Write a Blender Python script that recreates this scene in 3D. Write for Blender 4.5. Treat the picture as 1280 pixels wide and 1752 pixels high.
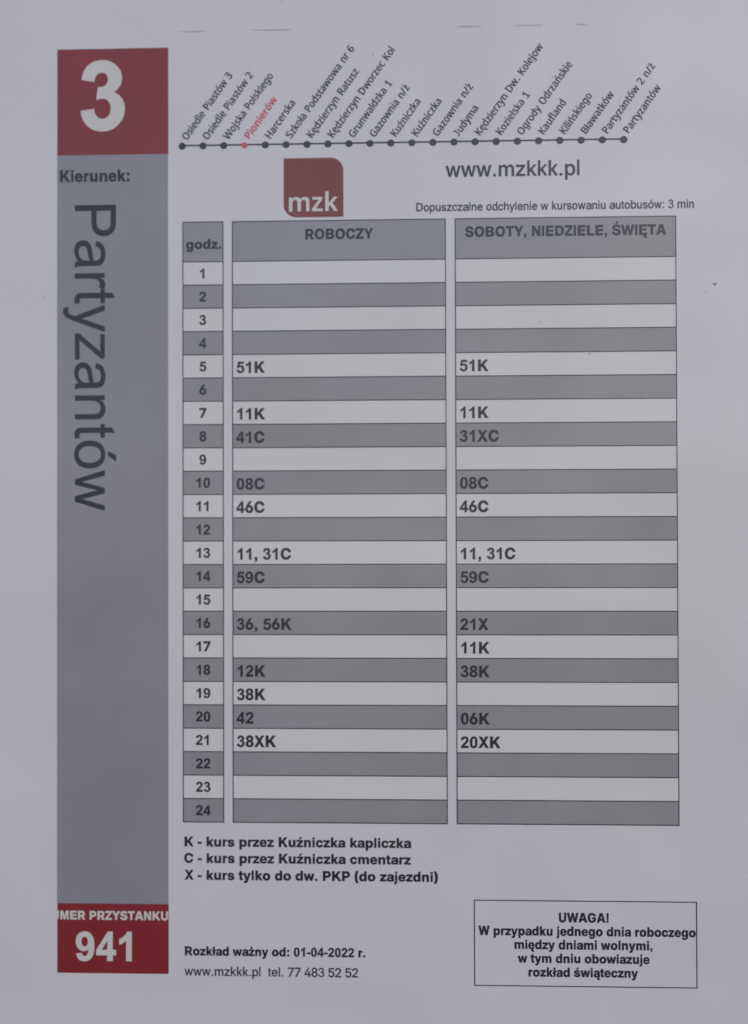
"""A laminated bus timetable sheet, photographed from close up under an overcast sky."""
import bpy, bmesh, math
from mathutils import Vector, Matrix
from mathutils.geometry import delaunay_2d_cdt

sc = bpy.context.scene
for o in list(bpy.data.objects):
    bpy.data.objects.remove(o)

# ------------------------------------------------------------------ camera, sky, sun, exposure
U = 0.1485e-3                       # one sheet unit in metres (an A4 sheet is 1414 x 2000 units)
SHEET_Z = 1.50                      # height of the sheet's middle above the ground
CAM = {'loc': [80.95553645370488, 24.541192435846778, -2005.414721055115], 'right': [0.9992518991433407, 0.0026954765637402936, 0.03857948242941179], 'down': [-0.0031269111364040187, 0.9999332034925137, 0.011127038237741568], 'fwd': [-0.03854691278393121, -0.011239348704149065, 0.9991935811220639]}
def page(x, y, z=0.0):              # sheet axes (right, down, away from the viewer) -> world
    return Vector((x * U, z * U, SHEET_Z - y * U))
def axis(v):
    return Vector((v[0], v[2], -v[1]))
cam = bpy.data.cameras.new('camera')
cam_ob = bpy.data.objects.new('camera', cam)
sc.collection.objects.link(cam_ob)
r, u, b = axis(CAM['right']), -axis(CAM['down']), -axis(CAM['fwd'])
cam_ob.matrix_world = Matrix(((r.x, u.x, b.x, 0), (r.y, u.y, b.y, 0), (r.z, u.z, b.z, 0), (0, 0, 0, 1)))
cam_ob.location = page(*CAM['loc'])
cam.sensor_fit = 'VERTICAL'
cam.sensor_height = 24.0
cam.lens = 24.0 * 2000.0 / 1752.0
cam.clip_start = 0.01
cam.clip_end = 100.0
cam.dof.use_dof = True              # the phone missed focus by a hair
cam.dof.focus_distance = 0.2905
cam.dof.aperture_fstop = 2.35
sc.camera = cam_ob

world = bpy.data.worlds.new('World')
sc.world = world
world.use_nodes = True
wn = world.node_tree.nodes
wl = world.node_tree.links
wn.clear()
SUN_EL, SUN_AZ = math.radians(36), math.radians(146)   # azimuth clockwise from +Y (north)
sky = wn.new('ShaderNodeTexSky')
sky.sky_type = 'NISHITA'
sky.sun_disc = False
sky.sun_elevation = SUN_EL
sky.sun_rotation = SUN_AZ
sky.air_density = 1.0
sky.dust_density = 1.5
sky.ozone_density = 1.0
bg = wn.new('ShaderNodeBackground')
bg.inputs['Strength'].default_value = 0.10
wo = wn.new('ShaderNodeOutputWorld')
wl.new(sky.outputs['Color'], bg.inputs['Color'])
wl.new(bg.outputs['Background'], wo.inputs['Surface'])

sun = bpy.data.lights.new('sun', 'SUN')
sun.energy = 0.6
sun.angle = math.radians(25)
sun.color = (1.0, 0.98, 0.96)
sun_ob = bpy.data.objects.new('sun', sun)
sc.collection.objects.link(sun_ob)
sun_dir = Vector((math.sin(SUN_AZ) * math.cos(SUN_EL), math.cos(SUN_AZ) * math.cos(SUN_EL), math.sin(SUN_EL)))
sun_ob.rotation_euler = sun_dir.to_track_quat('Z', 'Y').to_euler()
sun_ob.location = (0, -3, 4)

sc.view_settings.view_transform = 'Standard'
sc.view_settings.look = 'None'
sc.view_settings.exposure = 0.25
sc.view_settings.gamma = 1.0
sc.view_settings.use_curve_mapping = False

# ------------------------------------------------------------------ materials
def material(name, color, mottle=0.06, grain=0.10, rough=0.30, spec=0.78, wave=0.50, tint=None):
    """Printed paper under a satin laminate film: uneven toner, paper fibre and a film that is never quite flat."""
    m = bpy.data.materials.new(name)
    m.use_nodes = True
    n, l = m.node_tree.nodes, m.node_tree.links
    p = n['Principled BSDF']
    tc = n.new('ShaderNodeTexCoord')
    big = n.new('ShaderNodeTexNoise')
    big.inputs['Scale'].default_value = 32.0
    big.inputs['Detail'].default_value = 3.0
    fine = n.new('ShaderNodeTexNoise')
    fine.inputs['Scale'].default_value = 2600.0
    fine.inputs['Detail'].default_value = 2.0
    l.new(tc.outputs['Object'], big.inputs['Vector'])
    l.new(tc.outputs['Object'], fine.inputs['Vector'])
    def factor(src, amount):        # noise 0..1 -> 1 +- amount
        mr = n.new('ShaderNodeMapRange')
        mr.inputs['From Min'].default_value = 0.25
        mr.inputs['From Max'].default_value = 0.75
        mr.inputs['To Min'].default_value = 1.0 - amount
        mr.inputs['To Max'].default_value = 1.0 + amount
        l.new(src, mr.inputs['Value'])
        return mr.outputs['Result']
    mul = n.new('ShaderNodeMath')
    mul.operation = 'MULTIPLY'
    l.new(factor(big.outputs['Fac'], mottle), mul.inputs[0])
    l.new(factor(fine.outputs['Fac'], grain), mul.inputs[1])
    vm = n.new('ShaderNodeVectorMath')
    vm.operation = 'SCALE'
    vm.inputs[0].default_value = color
    l.new(mul.outputs[0], vm.inputs['Scale'])
    l.new(vm.outputs['Vector'], p.inputs['Base Color'])
    p.inputs['Roughness'].default_value = rough
    p.inputs['Specular IOR Level'].default_value = spec
    wav = n.new('ShaderNodeTexNoise')
    wav.inputs['Scale'].default_value = 18.0
    wav.inputs['Detail'].default_value = 1.0
    l.new(tc.outputs['Object'], wav.inputs['Vector'])
    bump = n.new('ShaderNodeBump')
    bump.inputs['Strength'].default_value = wave
    bump.inputs['Distance'].default_value = 0.004
    l.new(wav.outputs['Fac'], bump.inputs['Height'])
    l.new(bump.outputs['Normal'], p.inputs['Normal'])
    return m

M = {
    'paper': material('white_paper', (0.690, 0.687, 0.756), 0.02, 0.03),
    'cell_white': material('white_cell_paper', (0.706, 0.712, 0.760), 0.02, 0.03),
    'cell_grey': material('grey_cell_toner', (0.312, 0.313, 0.356), 0.09, 0.07),
    'head_grey': material('header_grey_toner', (0.310, 0.311, 0.358), 0.04, 0.08),
    'band_grey': material('band_grey_toner', (0.286, 0.289, 0.338), 0.09, 0.06),
    'red': material('dark_red_toner', (0.250, 0.028, 0.038), 0.08, 0.12),
    'logo_red': material('logo_red_toner', (0.212, 0.044, 0.048), 0.10, 0.12),
    'bright_red': material('bright_red_toner', (0.640, 0.115, 0.150), 0.05, 0.10),
    'ink': material('black_toner', (0.021, 0.022, 0.043), 0.05, 0.20),
    'ink_soft': material('thin_black_toner', (0.034, 0.036, 0.056), 0.05, 0.25),
    'rule': material('rule_toner', (0.035, 0.035, 0.045), 0.05, 0.30),
    'white_print': material('unprinted_white', (0.670, 0.660, 0.672), 0.02, 0.05),
    'scuff': material('grey_scuff', (0.500, 0.500, 0.520), 0.10, 0.30),
    'speck': material('grey_speck', (0.260, 0.260, 0.270), 0.10, 0.20),
    'dirt': material('dark_dirt', (0.300, 0.295, 0.300), 0.2, 0.4, rough=0.9, spec=0.1),
    'wall': material('painted_wall', (0.42, 0.42, 0.41), 0.08, 0.08, rough=0.8, spec=0.2),
}

# ------------------------------------------------------------------ helpers
# sheet-local metres: x right, z up, -y out of the sheet towards the viewer; the origin is the middle of the sheet
CX, CY = 640.0, 876.0               # the sheet unit (x right, y down) that lies at the local origin
def P(x, y, lift=0.0):
    return Vector(((x - CX) * U, -lift * 1e-3, -(y - CY) * U))

def link(name, mesh, mat, parent, label=None):
    o = bpy.data.objects.new(name, mesh)
    sc.collection.objects.link(o)
    for m in (mat if isinstance(mat, (list, tuple)) else [mat]):
        mesh.materials.append(M[m])
    o.parent = parent
    if label:
        o['label'] = label
    return o

def face_up(bm):
    for f in bm.faces:
        f.normal_update()
        if f.normal.y > 0:
            f.normal_flip()

def patch(name, outline, lift, mat, parent, label=None):
    """A printed area: an outline in sheet units."""
    bm = bmesh.new()
    bm.faces.new([bm.verts.new(P(x, y, lift)) for x, y in outline])
    face_up(bm)
    me = bpy.data.meshes.new(name)
    bm.to_mesh(me)
    bm.free()
    return link(name, me, mat, parent, label)

def rect(x0, y0, x1, y1):
    return [(x0, y0), (x1, y0), (x1, y1), (x0, y1)]

def bars(name, rects, lift, mat, parent, label=None):
    bm = bmesh.new()
    for q in rects:
        bm.faces.new([bm.verts.new(P(x, y, lift)) for x, y in rect(*q)])
    face_up(bm)
    me = bpy.data.meshes.new(name)
    bm.to_mesh(me)
    bm.free()
    return link(name, me, mat, parent, label)

def disc(name, cx, cy, rx, ry, lift, mat, parent, n=28, label=None, wobble=0.0):
    return patch(name, [(cx + rx * (1 + wobble * math.sin(3 * a + cx)) * math.cos(a), cy + ry * (1 + wobble * math.cos(2 * a + cy)) * math.sin(a))
                        for a in (2 * math.pi * k / n for k in range(n))], lift, mat, parent, label)

# letter outlines drawn for this sheet: advance, then contours of x,y points on a 1000-unit em ('q' marks a curve's control point)
GLYPHS = {
    'bold': {
        ' ': '278',
        '!': '333|105,220 93,716 241,716 229,220|167,-9 134,-9q 90,42q 90,80 90,118q 134,168q 167,168 200,168q 244,118q 244,80 244,42q 200,-9q',
        '(': '333|35,287 35,370q 65,544q 119,699q 154,754 314,754 282,685q 234,527q 207,364q 207,287 207,219q 230,88q 278,-55q 314,-141 154,-141 96,-45q 35,173q',
        ')': '333|19,-141 55,-55q 103,88q 126,219q 126,287 126,364q 99,527q 51,685q 19,754 179,754 214,699q 268,544q 298,370q 298,287 298,173q 237,-45q 179,-141',
        ',': '278|64,0 64,150 214,150 214,20 202,-80 82,-150 64,-100 127,-60 139,0',
        '-': '333|27,200 27,330 306,330 306,200',
        '.': '278|64,0 64,150 214,150 214,0',
        '0': '556|274,719 378,719q 437,645 507,557q 507,353 507,150q 437,61 378,-12q 274,-12 170,-12q 106,68 42,148q 42,354 42,557q 112,646 170,719q|274,605 250,605q 230,589 210,573q 200,532 186,479q 186,353 186,227q 198,180 211,133q 230,117 250,102q 274,102 299,102q 319,117 338,133q 349,174 363,227q 363,353 363,479q 351,526 338,573q 319,589 299,605q',
        '1': '556|394,0 256,0 256,517 181,447q 79,413 79,538 133,555q 196,604 259,653q 282,719 394,719',
        '2': '556|506,127 506,0 25,0 33,72q 72,137 111,202q 226,309 319,395q 340,426 368,468q 368,510 368,556q 344,580 319,605q 275,605 232,605q 207,579 182,553q 178,493 41,507 53,620q 118,669 182,719q 279,719 385,719q 445,662 506,604q 506,520 506,471q 489,427 471,384q 434,336 409,304q 344,245 279,185q 261,166 244,146q 233,127',
        '3': '556|38,189 170,206 177,155q 205,128 232,101q 272,101 314,101q 344,133 373,166q 373,220 373,272q 345,302 317,333q 277,333 250,333q 214,322 229,434 285,433q 314,458 343,484q 343,526 343,562q 322,584 300,605q 265,605 229,605q 205,581 180,557q 174,510 48,531 61,596q 88,635 114,674q 162,696 209,718q 269,718 370,718q 431,654 481,601q 481,535 481,440q 378,384 439,371q 476,325 513,279q 513,214 513,120q 444,54 375,-13q 273,-13 176,-13q 112,43 48,99q',
        '4': '556|312,0 312,144 19,144 19,264 329,719 444,719 444,265 533,265 533,144 444,144 444,0|312,265 312,509 147,265',
        '5': '556|44,184 181,198 187,152q 216,125 245,98q 282,98 325,98q 355,133 385,167q 385,238 385,304q 355,337 326,370q 278,370 219,370q 172,317 61,333 131,706 494,706 494,578 235,578 214,456 260,479q 308,479 399,479q 462,413 526,346q 526,240 526,152q 475,83 405,-12q 281,-12 182,-12q 119,41 57,94q',
        '6': '556|279,-10 208,-10q 96,51q 31,162q 31,236 31,295q 74,406q 113,471 263,716 422,716 223,395 186,395 195,411q 227,443q 277,465q 312,465 374,465q 468,410q 520,307q 520,237 520,164q 458,52q 350,-10q|276,119 305,119q 351,150q 378,202q 378,236 378,269q 351,321q 305,351q 276,351 247,351q 201,321q 175,269q 175,236 175,202q 201,150q 247,119q',
        '7': '556|73,0 359,575 359,577 25,577 25,716 528,716 528,579 242,0',
        '8': '556|278,-11 205,-11q 94,41q 32,133q 32,193 32,241q 70,315q 138,364q 182,371 182,372 123,383q 53,468q 53,532 53,589q 110,677q 212,726q 278,726 345,726q 446,677q 503,590q 503,532 503,468q 432,383q 374,372 374,371 418,364q 486,315q 524,240q 524,193 524,133q 462,41q 351,-11q|278,108 306,108q 350,133q 374,177q 374,206 374,235q 349,280q 306,305q 278,305 250,305q 207,280q 182,235q 182,206 182,177q 206,133q 249,108q|278,427 303,427q 340,449q 362,489q 362,515 362,542q 341,581q 303,603q 278,603 253,603q 215,581q 194,542q 194,515 194,489q 215,449q 253,427q',
        '9': '556|46,165 179,180 184,139q 204,120 225,100q 258,100 301,100q 331,139 360,178q 369,301 317,241q 239,241 155,241q 94,306 32,372q 32,476 32,585q 97,652 162,718q 262,718 371,718q 440,634 510,550q 510,357 510,161q 438,74 365,-13q 248,-13 164,-13q 112,31 61,76q|356,465 356,531q 326,568 295,604q 255,604 217,604q 192,574 167,544q 167,476 167,407q 194,374 222,342q 263,342 302,342q 329,373 356,404q',
        ':': '333|92,0 92,150 242,150 242,0|92,369 92,519 242,519 242,369',
        'A': '722|10,0 249,716 469,716 712,0 526,0 429,317 406,395q 361,559q 338,653 380,653 357,559q 313,394q 290,317 192,0|173,144 173,276 550,276 550,144',
        'B': '722|76,0 76,716 386,716 469,716q 583,669q 642,588q 642,534 642,493q 607,428q 544,386q 503,377 503,373 549,371q 624,328q 669,252q 669,201 669,143q 608,52q 492,0q 409,0|250,132 376,132 429,132q 487,177q 487,216 487,243q 460,282q 412,304q 378,304 250,304|250,423 365,423 395,423q 439,442q 463,479q 463,504 463,540q 411,584q 366,584 250,584',
        'C': '722|374,-11 280,-11q 130,76q 44,241q 44,357 44,474q 131,640q 280,726q 374,726 437,726q 543,689q 625,619q 676,520q 684,458 518,458 514,487q 489,531q 453,562q 406,578q 377,578 325,578q 250,525q 210,426q 210,357 210,288q 250,189q 325,137q 377,137 405,137q 452,153q 489,184q 513,229q 519,257 684,257 677,200q 628,102q 547,30q 440,-11q',
        'D': '722|335,0 149,0 149,143 327,143 391,143q 476,189q 517,285q 517,358 517,431q 475,526q 390,573q 326,573 145,573 145,716 336,716 443,716q 600,629q 685,468q 685,358 685,248q 600,87q 443,0q|243,716 243,0 76,0 76,716',
        'E': '667|76,0 76,716 621,716 621,573 254,573 254,430 593,430 593,291 254,291 254,142 621,142 621,0',
        'G': '778|391,-11 287,-11q 131,80q 44,245q 44,357 44,474q 135,639q 291,726q 388,726 451,726q 561,690q 647,624q 701,532q 707,476 534,476 528,500q 505,537q 469,564q 422,578q 393,578 338,578q 259,526q 217,427q 217,358 217,288q 259,190q 338,137q 395,137 442,137q 510,170q 547,229q 547,268 583,264 401,264 401,389 713,389 713,293 713,201q 631,64q 486,-11q',
        'I': '278|64,0 64,716 214,716 214,0',
        'K': '722|200,135 200,323 223,357q 268,421q 317,484q 345,519 504,716 702,716 405,358 391,360|77,0 77,716 244,716 244,537 243,345 244,264 244,0|518,0 325,308 427,435 712,0',
        'L': '611|76,0 76,716 254,716 254,142 583,142 583,0',
        'M': '833|69,0 69,716 289,716 371,431 378,405q 396,329q 414,244q 430,166q 435,138 401,138 406,166q 421,244q 440,329q 457,405q 464,431 544,716 765,716 765,0 620,0 620,312 620,336q 622,409q 624,493q 626,579q 626,617 640,617 631,577q 611,489q 592,406q 574,336q 568,312 477,0 357,0 266,312 259,336q 241,406q 221,489q 200,577q 191,617 208,617 208,580q 210,493q 212,409q 214,336q 214,312 214,0',
        'N': '722|69,0 69,716 235,716 425,387 438,365q 470,303q 505,230q 521,191 503,161 501,197q 498,290q 495,377q 495,403 495,716 654,716 654,0 487,0 313,300 297,328q 260,399q 217,486q 193,537 219,546 222,495q 226,399q 228,323q 228,301 228,0',
        'O': '778|389,-11 291,-11q 135,76q 44,241q 44,357 44,474q 135,640q 291,726q 389,726 487,726q 643,640q 734,474q 734,357 734,241q 643,76q 487,-11q|389,137 442,137q 519,189q 561,287q 561,357 561,428q 519,527q 442,578q 389,578 337,578q 260,527q 217,428q 217,357 217,287q 260,189q 337,137q',
        'P': '667|76,0 76,716 364,716 445,716q 563,655q 627,546q 627,472 627,399q 562,290q 443,230q 362,230 174,230 174,369 345,369 381,369q 433,394q 460,441q 460,472 460,504q 433,551q 381,576q 345,576 243,576 243,0',
        'R': '722|76,0 76,716 386,716 473,716q 600,657q 668,549q 668,476 668,403q 597,298q 467,241q 378,241 184,241 184,375 366,375 405,375q 460,399q 489,444q 489,476 489,508q 460,552q 405,577q 366,577 255,577 255,0|498,0 324,325 511,325 690,0',
        'S': '667|338,-11 245,-11q 111,46q 39,156q 39,236 202,236 203,201q 237,152q 298,127q 338,127 375,127q 429,147q 459,182q 459,206 459,226q 433,257q 380,279q 337,288 263,304 161,326q 54,426q 54,505 54,571q 126,671q 253,726q 336,726 421,726q 545,670q 613,567q 615,496 455,496 451,540q 389,589q 337,589 304,589q 254,569q 227,536q 227,514 227,493q 252,464q 303,443q 341,435 404,421 461,410q 546,373q 601,322q 629,256q 629,214 629,143q 560,43q 429,-11q',
        'T': '611|14,573 14,716 598,716 598,573 389,573 389,0 223,0 223,573',
        'U': '722|361,-11 274,-11q 144,55q 72,173q 72,252 72,716 232,716 232,266 232,228q 265,169q 323,135q 362,135 400,135q 458,169q 491,228q 491,266 491,716 651,716 651,252 651,173q 579,55q 449,-11q',
        'W': '944|185,0 6,716 179,716 246,395 256,347q 273,246q 289,145q 297,97 264,97 273,145q 290,246q 309,347q 320,395 392,716 552,716 624,395 635,347q 654,246q 671,145q 680,97 646,97 654,145q 670,246q 688,347q 697,395 765,716 938,716 758,0 581,0 497,354 485,404q 465,528q 450,602 494,602 478,528q 459,405q 447,354 363,0',
        'X': '667|10,0 288,427 288,301 33,716 212,716 277,607 293,579q 319,528q 344,479q 357,455 313,455 327,479q 352,528q 379,579q 395,607 460,716 635,716 386,310 386,430 657,0 474,0 390,139 376,162q 354,201q 333,239q 322,258 345,258 333,239q 313,201q 290,162q 276,139 189,0',
        'Y': '667|259,0 259,258 8,716 192,716 299,503 314,474q 340,416q 352,383 324,383 336,416q 360,474q 374,503 477,716 660,716 415,258 415,0',
        'Z': '611|25,0 25,119 308,484 337,521q 401,594q 434,631 451,575 404,574q 310,573q 263,573 31,573 31,716 584,716 584,597 306,235 276,197q 211,122q 177,84 161,140 209,142q 304,142q 352,142 586,142 586,0',
        'a': '556|208,-9 156,-9q 75,25q 29,93q 29,145 29,188q 61,248q 117,285q 190,304q 232,307 279,311q 335,321q 360,338q 360,354 360,356 360,373q 342,397q 309,411q 286,411 262,411q 226,397q 205,371q 202,353 47,360 53,412q 113,488q 217,528q 290,528 344,528q 432,505q 494,459q 527,393q 527,351 527,0 365,0 365,73 362,73 347,46q 304,9q 246,-9q|259,100 288,100q 335,122q 362,160q 362,186 362,235 355,232q 335,226q 310,220q 282,216q 267,213 244,210q 208,194q 188,170q 188,152 188,135q 206,112q 238,100q',
        'b': '611|366,-10 331,-10q 274,12q 233,54q 221,81 219,81 219,0 61,0 61,716 221,716 221,442 223,442 236,469q 277,507q 332,528q 367,528 427,528q 522,464q 578,343q 578,260 578,176q 524,55q 428,-10q|318,121 349,121q 392,155q 416,217q 416,260 416,303q 392,365q 349,398q 318,398 287,398q 241,364q 215,302q 215,260 215,218q 241,155q 287,121q',
        'c': '556|287,-11 210,-11q 96,57q 34,178q 34,259 34,339q 96,461q 210,529q 287,529 337,529q 420,500q 483,446q 520,371q 524,325 375,316 372,336q 358,366q 336,388q 307,400q 289,400 259,400q 216,366q 193,303q 193,259 193,216q 216,152q 259,118q 289,118 307,118q 336,130q 358,152q 372,184q 375,204 524,195 521,149q 485,74q 422,19q 338,-11q',
        'd': '611|246,-10 184,-10q 88,55q 34,176q 34,260 34,343q 90,464q 185,528q 245,528 281,528q 335,507q 376,469q 389,442 391,442 391,716 551,716 551,0 393,0 393,81 391,81 379,54q 338,12q 282,-10q|294,121 325,121q 371,155q 397,218q 397,260 397,302q 371,364q 325,398q 294,398 264,398q 220,365q 196,303q 196,260 196,217q 220,155q 264,121q',
        'e': '556|281,-11 203,-11q 87,57q 23,178q 23,259 23,338q 87,460q 201,529q 276,529 332,529q 424,492q 491,422q 528,323q 528,262 528,219 77,219 77,317 452,317 378,296 378,331q 355,381q 311,408q 279,408 248,408q 204,381q 180,331q 180,297 180,225 180,189q 205,136q 253,108q 286,108 309,108q 347,122q 373,147q 379,164 523,156 513,106q 446,31q 344,-11q',
        'g': '611|300,-213 228,-213q 128,-171q 70,-99q 62,-51 209,-41 213,-57q 237,-81q 275,-95q 300,-95 347,-95q 396,-44q 396,7 396,91 392,91 380,63q 340,24q 285,5q 251,5 189,5q 94,67q 40,183q 40,263 40,345q 95,464q 190,528q 250,528 285,528q 340,506q 381,467q 394,441 396,441 396,519 553,519 553,22 553,-59q 490,-163q 377,-213q|298,131 329,131q 375,163q 400,224q 400,265 400,306q 375,367q 329,400q 298,400 268,400q 224,368q 201,307q 201,265 201,223q 224,163q 268,131q',
        'i': '278|69,0 69,519 209,519 209,0|69,581 69,716 209,716 209,581',
        'j': '278|71,519 204,519 204,-30 204,-89q 167,-166q 97,-204q 47,-204 3,-204 3,-76 27,-76 51,-76q 71,-48q 71,-17|137,573 106,573q 66,620q 66,655 66,689q 106,735q 137,735 168,735q 209,689q 209,654 209,620q 168,573q',
        'k': '556|209,137 209,332 228,332 376,519 554,519 342,253 302,253|69,0 69,716 224,716 224,0|383,0 247,216 348,332 562,0',
        'l': '278|69,0 69,716 209,716 209,0',
        'm': '889|64,0 64,519 213,519 216,394 207,394 219,441q 266,500q 329,529q 364,529 419,529q 497,459q 509,390 493,390 503,436q 553,498q 623,529q 662,529 709,529q 784,485q 826,404q 826,347 826,0 669,0 669,311 669,352q 627,395q 595,395 572,395q 539,373q 520,335q 520,308 520,0 370,0 370,313 370,351q 330,395q 297,395 275,395q 241,374q 221,333q 221,305 221,0',
        'n': '611|222,287 222,0 65,0 65,519 218,519 219,383 201,383 222,449q 306,528q 375,528 428,528q 505,480q 546,390q 546,328 546,0 389,0 389,294 389,340q 346,390q 307,390 282,390q 243,367q 222,322q',
        'o': '611|306,-11 224,-11q 101,56q 34,177q 34,259 34,340q 101,461q 224,529q 306,529 389,529q 511,461q 578,340q 578,259 578,177q 511,56q 389,-11q|306,118 337,118q 383,152q 409,215q 409,259 409,303q 383,366q 337,400q 306,400 275,400q 229,366q 203,303q 203,259 203,215q 229,152q 275,118q',
        'p': '611|62,-204 62,519 220,519 220,444 223,444 236,469q 277,507q 332,528q 367,528 428,528q 523,464q 578,343q 578,260 578,176q 524,55q 429,-10q 366,-10 331,-10q 276,12q 236,53q 224,80 222,80 222,-204|318,121 349,121q 393,155q 416,217q 416,260 416,303q 393,365q 349,398q 318,398 287,398q 241,364q 216,302q 216,260 216,218q 241,155q 287,121q',
        'r': '389|64,0 64,519 212,519 212,427 214,427 228,477q 285,523q 331,523 342,523q 364,521q 373,520 373,382 364,383q 328,385q 312,385 284,385q 241,358q 217,308q 217,273 217,0',
        's': '556|278,-12 208,-12q 101,30q 36,107q 30,160 189,168 194,137q 239,103q 278,103 313,103q 352,128q 352,148 352,165q 321,187q 289,193 197,210 121,224q 42,301q 42,361 42,413q 98,488q 201,528q 271,528 341,528q 443,488q 501,413q 505,362 356,354 354,381q 310,415q 276,415 244,415q 206,390q 206,370 206,353q 234,331q 263,325 365,306 443,291q 519,223q 519,165 519,112q 458,32q 349,-12q',
        't': '333|305,519 305,393 10,393 10,519|79,652 219,652 219,168 219,144q 235,125q 258,125 267,125q 296,126q 303,127 309,2 294,-1q 250,-3q 227,-3 152,-3q 79,70q 79,145',
        'u': '611|236,-10 184,-10q 107,39q 66,129q 66,191 66,519 222,519 222,225 222,179q 265,129q 304,129 329,129q 367,152q 388,198q 388,232 388,519 545,519 545,0 393,0 392,136 410,136 388,70q 305,-10q',
        'w': '778|150,0 4,519 164,519 202,350 214,294q 237,171q 248,107 230,107 242,171q 269,294q 282,350 322,519 457,519 497,350 510,294q 536,171q 549,107 530,107 541,171q 564,294q 575,350 612,519 775,519 629,0 471,0 419,193 412,221q 397,285q 384,350q 376,380 402,380 395,350q 381,285q 367,221q 359,193 307,0',
        'y': '556|61,-200 73,-73 124,-75 144,-78q 171,-69q 187,-44q 191,-24 197,0 10,519 173,519 247,273 261,224q 284,123q 297,70 257,70 268,123q 293,224q 309,273 385,519 546,519 336,-68 320,-114q 275,-175q 209,-205q 164,-205 137,-205q 84,-202q',
        'z': '500|20,0 20,104 274,389 274,391 23,391 23,519 474,519 474,408 230,130 230,128 480,128 480,0',
        'ą': '556|208,-9 156,-9q 75,25q 29,93q 29,145 29,188q 61,248q 117,285q 190,304q 232,307 279,311q 335,321q 360,338q 360,354 360,356 360,373q 342,397q 309,411q 286,411 262,411q 226,397q 205,371q 202,353 47,360 53,412q 113,488q 217,528q 290,528 344,528q 432,505q 494,459q 527,393q 527,351 527,0 365,0 365,73 362,73 347,46q 304,9q 246,-9q|259,100 288,100q 335,122q 362,160q 362,186 362,235 355,232q 335,226q 310,220q 282,216q 267,213 244,210q 208,194q 188,170q 188,152 188,135q 206,112q 238,100q|443,-205 376,-205q 300,-151q 300,-102 300,-69q 334,-16q 365,8 527,0 487,-22q 455,-55q 455,-75 455,-91q 474,-107q 493,-107 501,-107q 516,-105q 523,-103 534,-197 516,-201q 465,-205q',
        'Ę': '667|76,0 76,716 621,716 621,573 254,573 254,430 593,430 593,291 254,291 254,142 621,142 621,0|535,-206 466,-206q 388,-152q 388,-102 388,-68q 425,-10q 459,15 621,0 580,-21q 547,-56q 547,-75 547,-91q 567,-107q 586,-107 594,-107q 610,-105q 617,-104 628,-198 610,-201q 557,-206q',
        'ę': '556|281,-11 203,-11q 87,57q 23,178q 23,259 23,338q 87,460q 201,529q 276,529 332,529q 424,492q 491,422q 528,323q 528,262 528,219 77,219 77,317 452,317 378,296 378,331q 355,381q 311,408q 279,408 248,408q 204,381q 180,331q 180,297 180,225 180,189q 205,136q 253,108q 286,108 309,108q 347,122q 373,147q 379,164 523,156 513,106q 446,31q 344,-11q|417,-206 352,-206q 279,-152q 279,-103 279,-86q 287,-56q 302,-29q 323,-2q 335,13 523,156 516,118q 484,51q 450,-6q 426,-56q 426,-75 426,-91q 444,-107q 463,-107 470,-107q 485,-105q 492,-104 503,-198 485,-201q 438,-206q',
        'ł': '278|69,0 69,716 209,716 209,0|3,235 3,350 275,480 275,365',
        'Ś': '667|338,-11 245,-11q 111,46q 39,156q 39,236 202,236 203,201q 237,152q 298,127q 338,127 375,127q 429,147q 459,182q 459,206 459,226q 433,257q 380,279q 337,288 263,304 161,326q 54,426q 54,505 54,571q 126,671q 253,726q 336,726 421,726q 545,670q 613,567q 615,496 455,496 451,540q 389,589q 337,589 304,589q 254,569q 227,536q 227,514 227,493q 252,464q 303,443q 341,435 404,421 461,410q 546,373q 601,322q 629,256q 629,214 629,143q 560,43q 429,-11q|271,779 354,932 507,932 384,779',
        'ś': '556|278,-12 208,-12q 101,30q 36,107q 30,160 189,168 194,137q 239,103q 278,103 313,103q 352,128q 352,148 352,165q 321,187q 289,193 197,210 121,224q 42,301q 42,361 42,413q 98,488q 201,528q 271,528 341,528q 443,488q 501,413q 505,362 356,354 354,381q 310,415q 276,415 244,415q 206,390q 206,370 206,353q 234,331q 263,325 365,306 443,291q 519,223q 519,165 519,112q 458,32q 349,-12q|213,582 295,733 448,733 325,582',
        'ź': '500|20,0 20,104 274,389 274,391 23,391 23,519 474,519 474,408 230,130 230,128 480,128 480,0|185,582 270,733 428,733 301,582',
        'ż': '500|20,0 20,104 274,389 274,391 23,391 23,519 474,519 474,408 230,130 230,128 480,128 480,0|249,573 209,573q 157,620q 157,655 157,689q 209,735q 249,735 288,735q 341,689q 341,654 341,620q 288,573q',
    },
    'logo': {
        'k': '584|206,402 206,379q 202,315q 200,290 204,290 210,300q 233,330q 257,361q 266,372 418,543 565,543 358,311 579,0 428,0 268,229 206,179 206,0 77,0 77,760 206,760',
        'm': '961|700,553 793,553q 887,459q 887,353 887,0 758,0 758,327 758,390q 713,448q 666,448 601,448q 546,362q 546,281 546,0 418,0 418,327 418,369q 398,422q 358,448q 326,448 280,448q 228,405q 207,323q 207,264 207,0 77,0 77,543 178,543 197,472 202,472 218,498q 266,534q 327,553q 363,553 424,553q 506,510q 527,468 533,468 559,510q 648,553q',
        'z': '485|451,0 33,0 33,78 297,444 48,444 48,543 443,543 443,456 185,99 451,99',
    },
    'regular': {
        ' ': '278',
        '.': '278|87,0 87,104 191,104 191,0',
        '2': '556|26,0 26,82 276,326 314,364q 366,423q 392,480q 392,513 392,550q 359,604q 301,633q 263,633 222,633q 163,600q 131,539q 131,497 26,497 26,566q 87,669q 194,726q 264,726 333,726q 439,672q 498,577q 498,517 498,475q 467,398q 394,308q 332,248 180,98 180,94 507,94 507,0',
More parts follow.
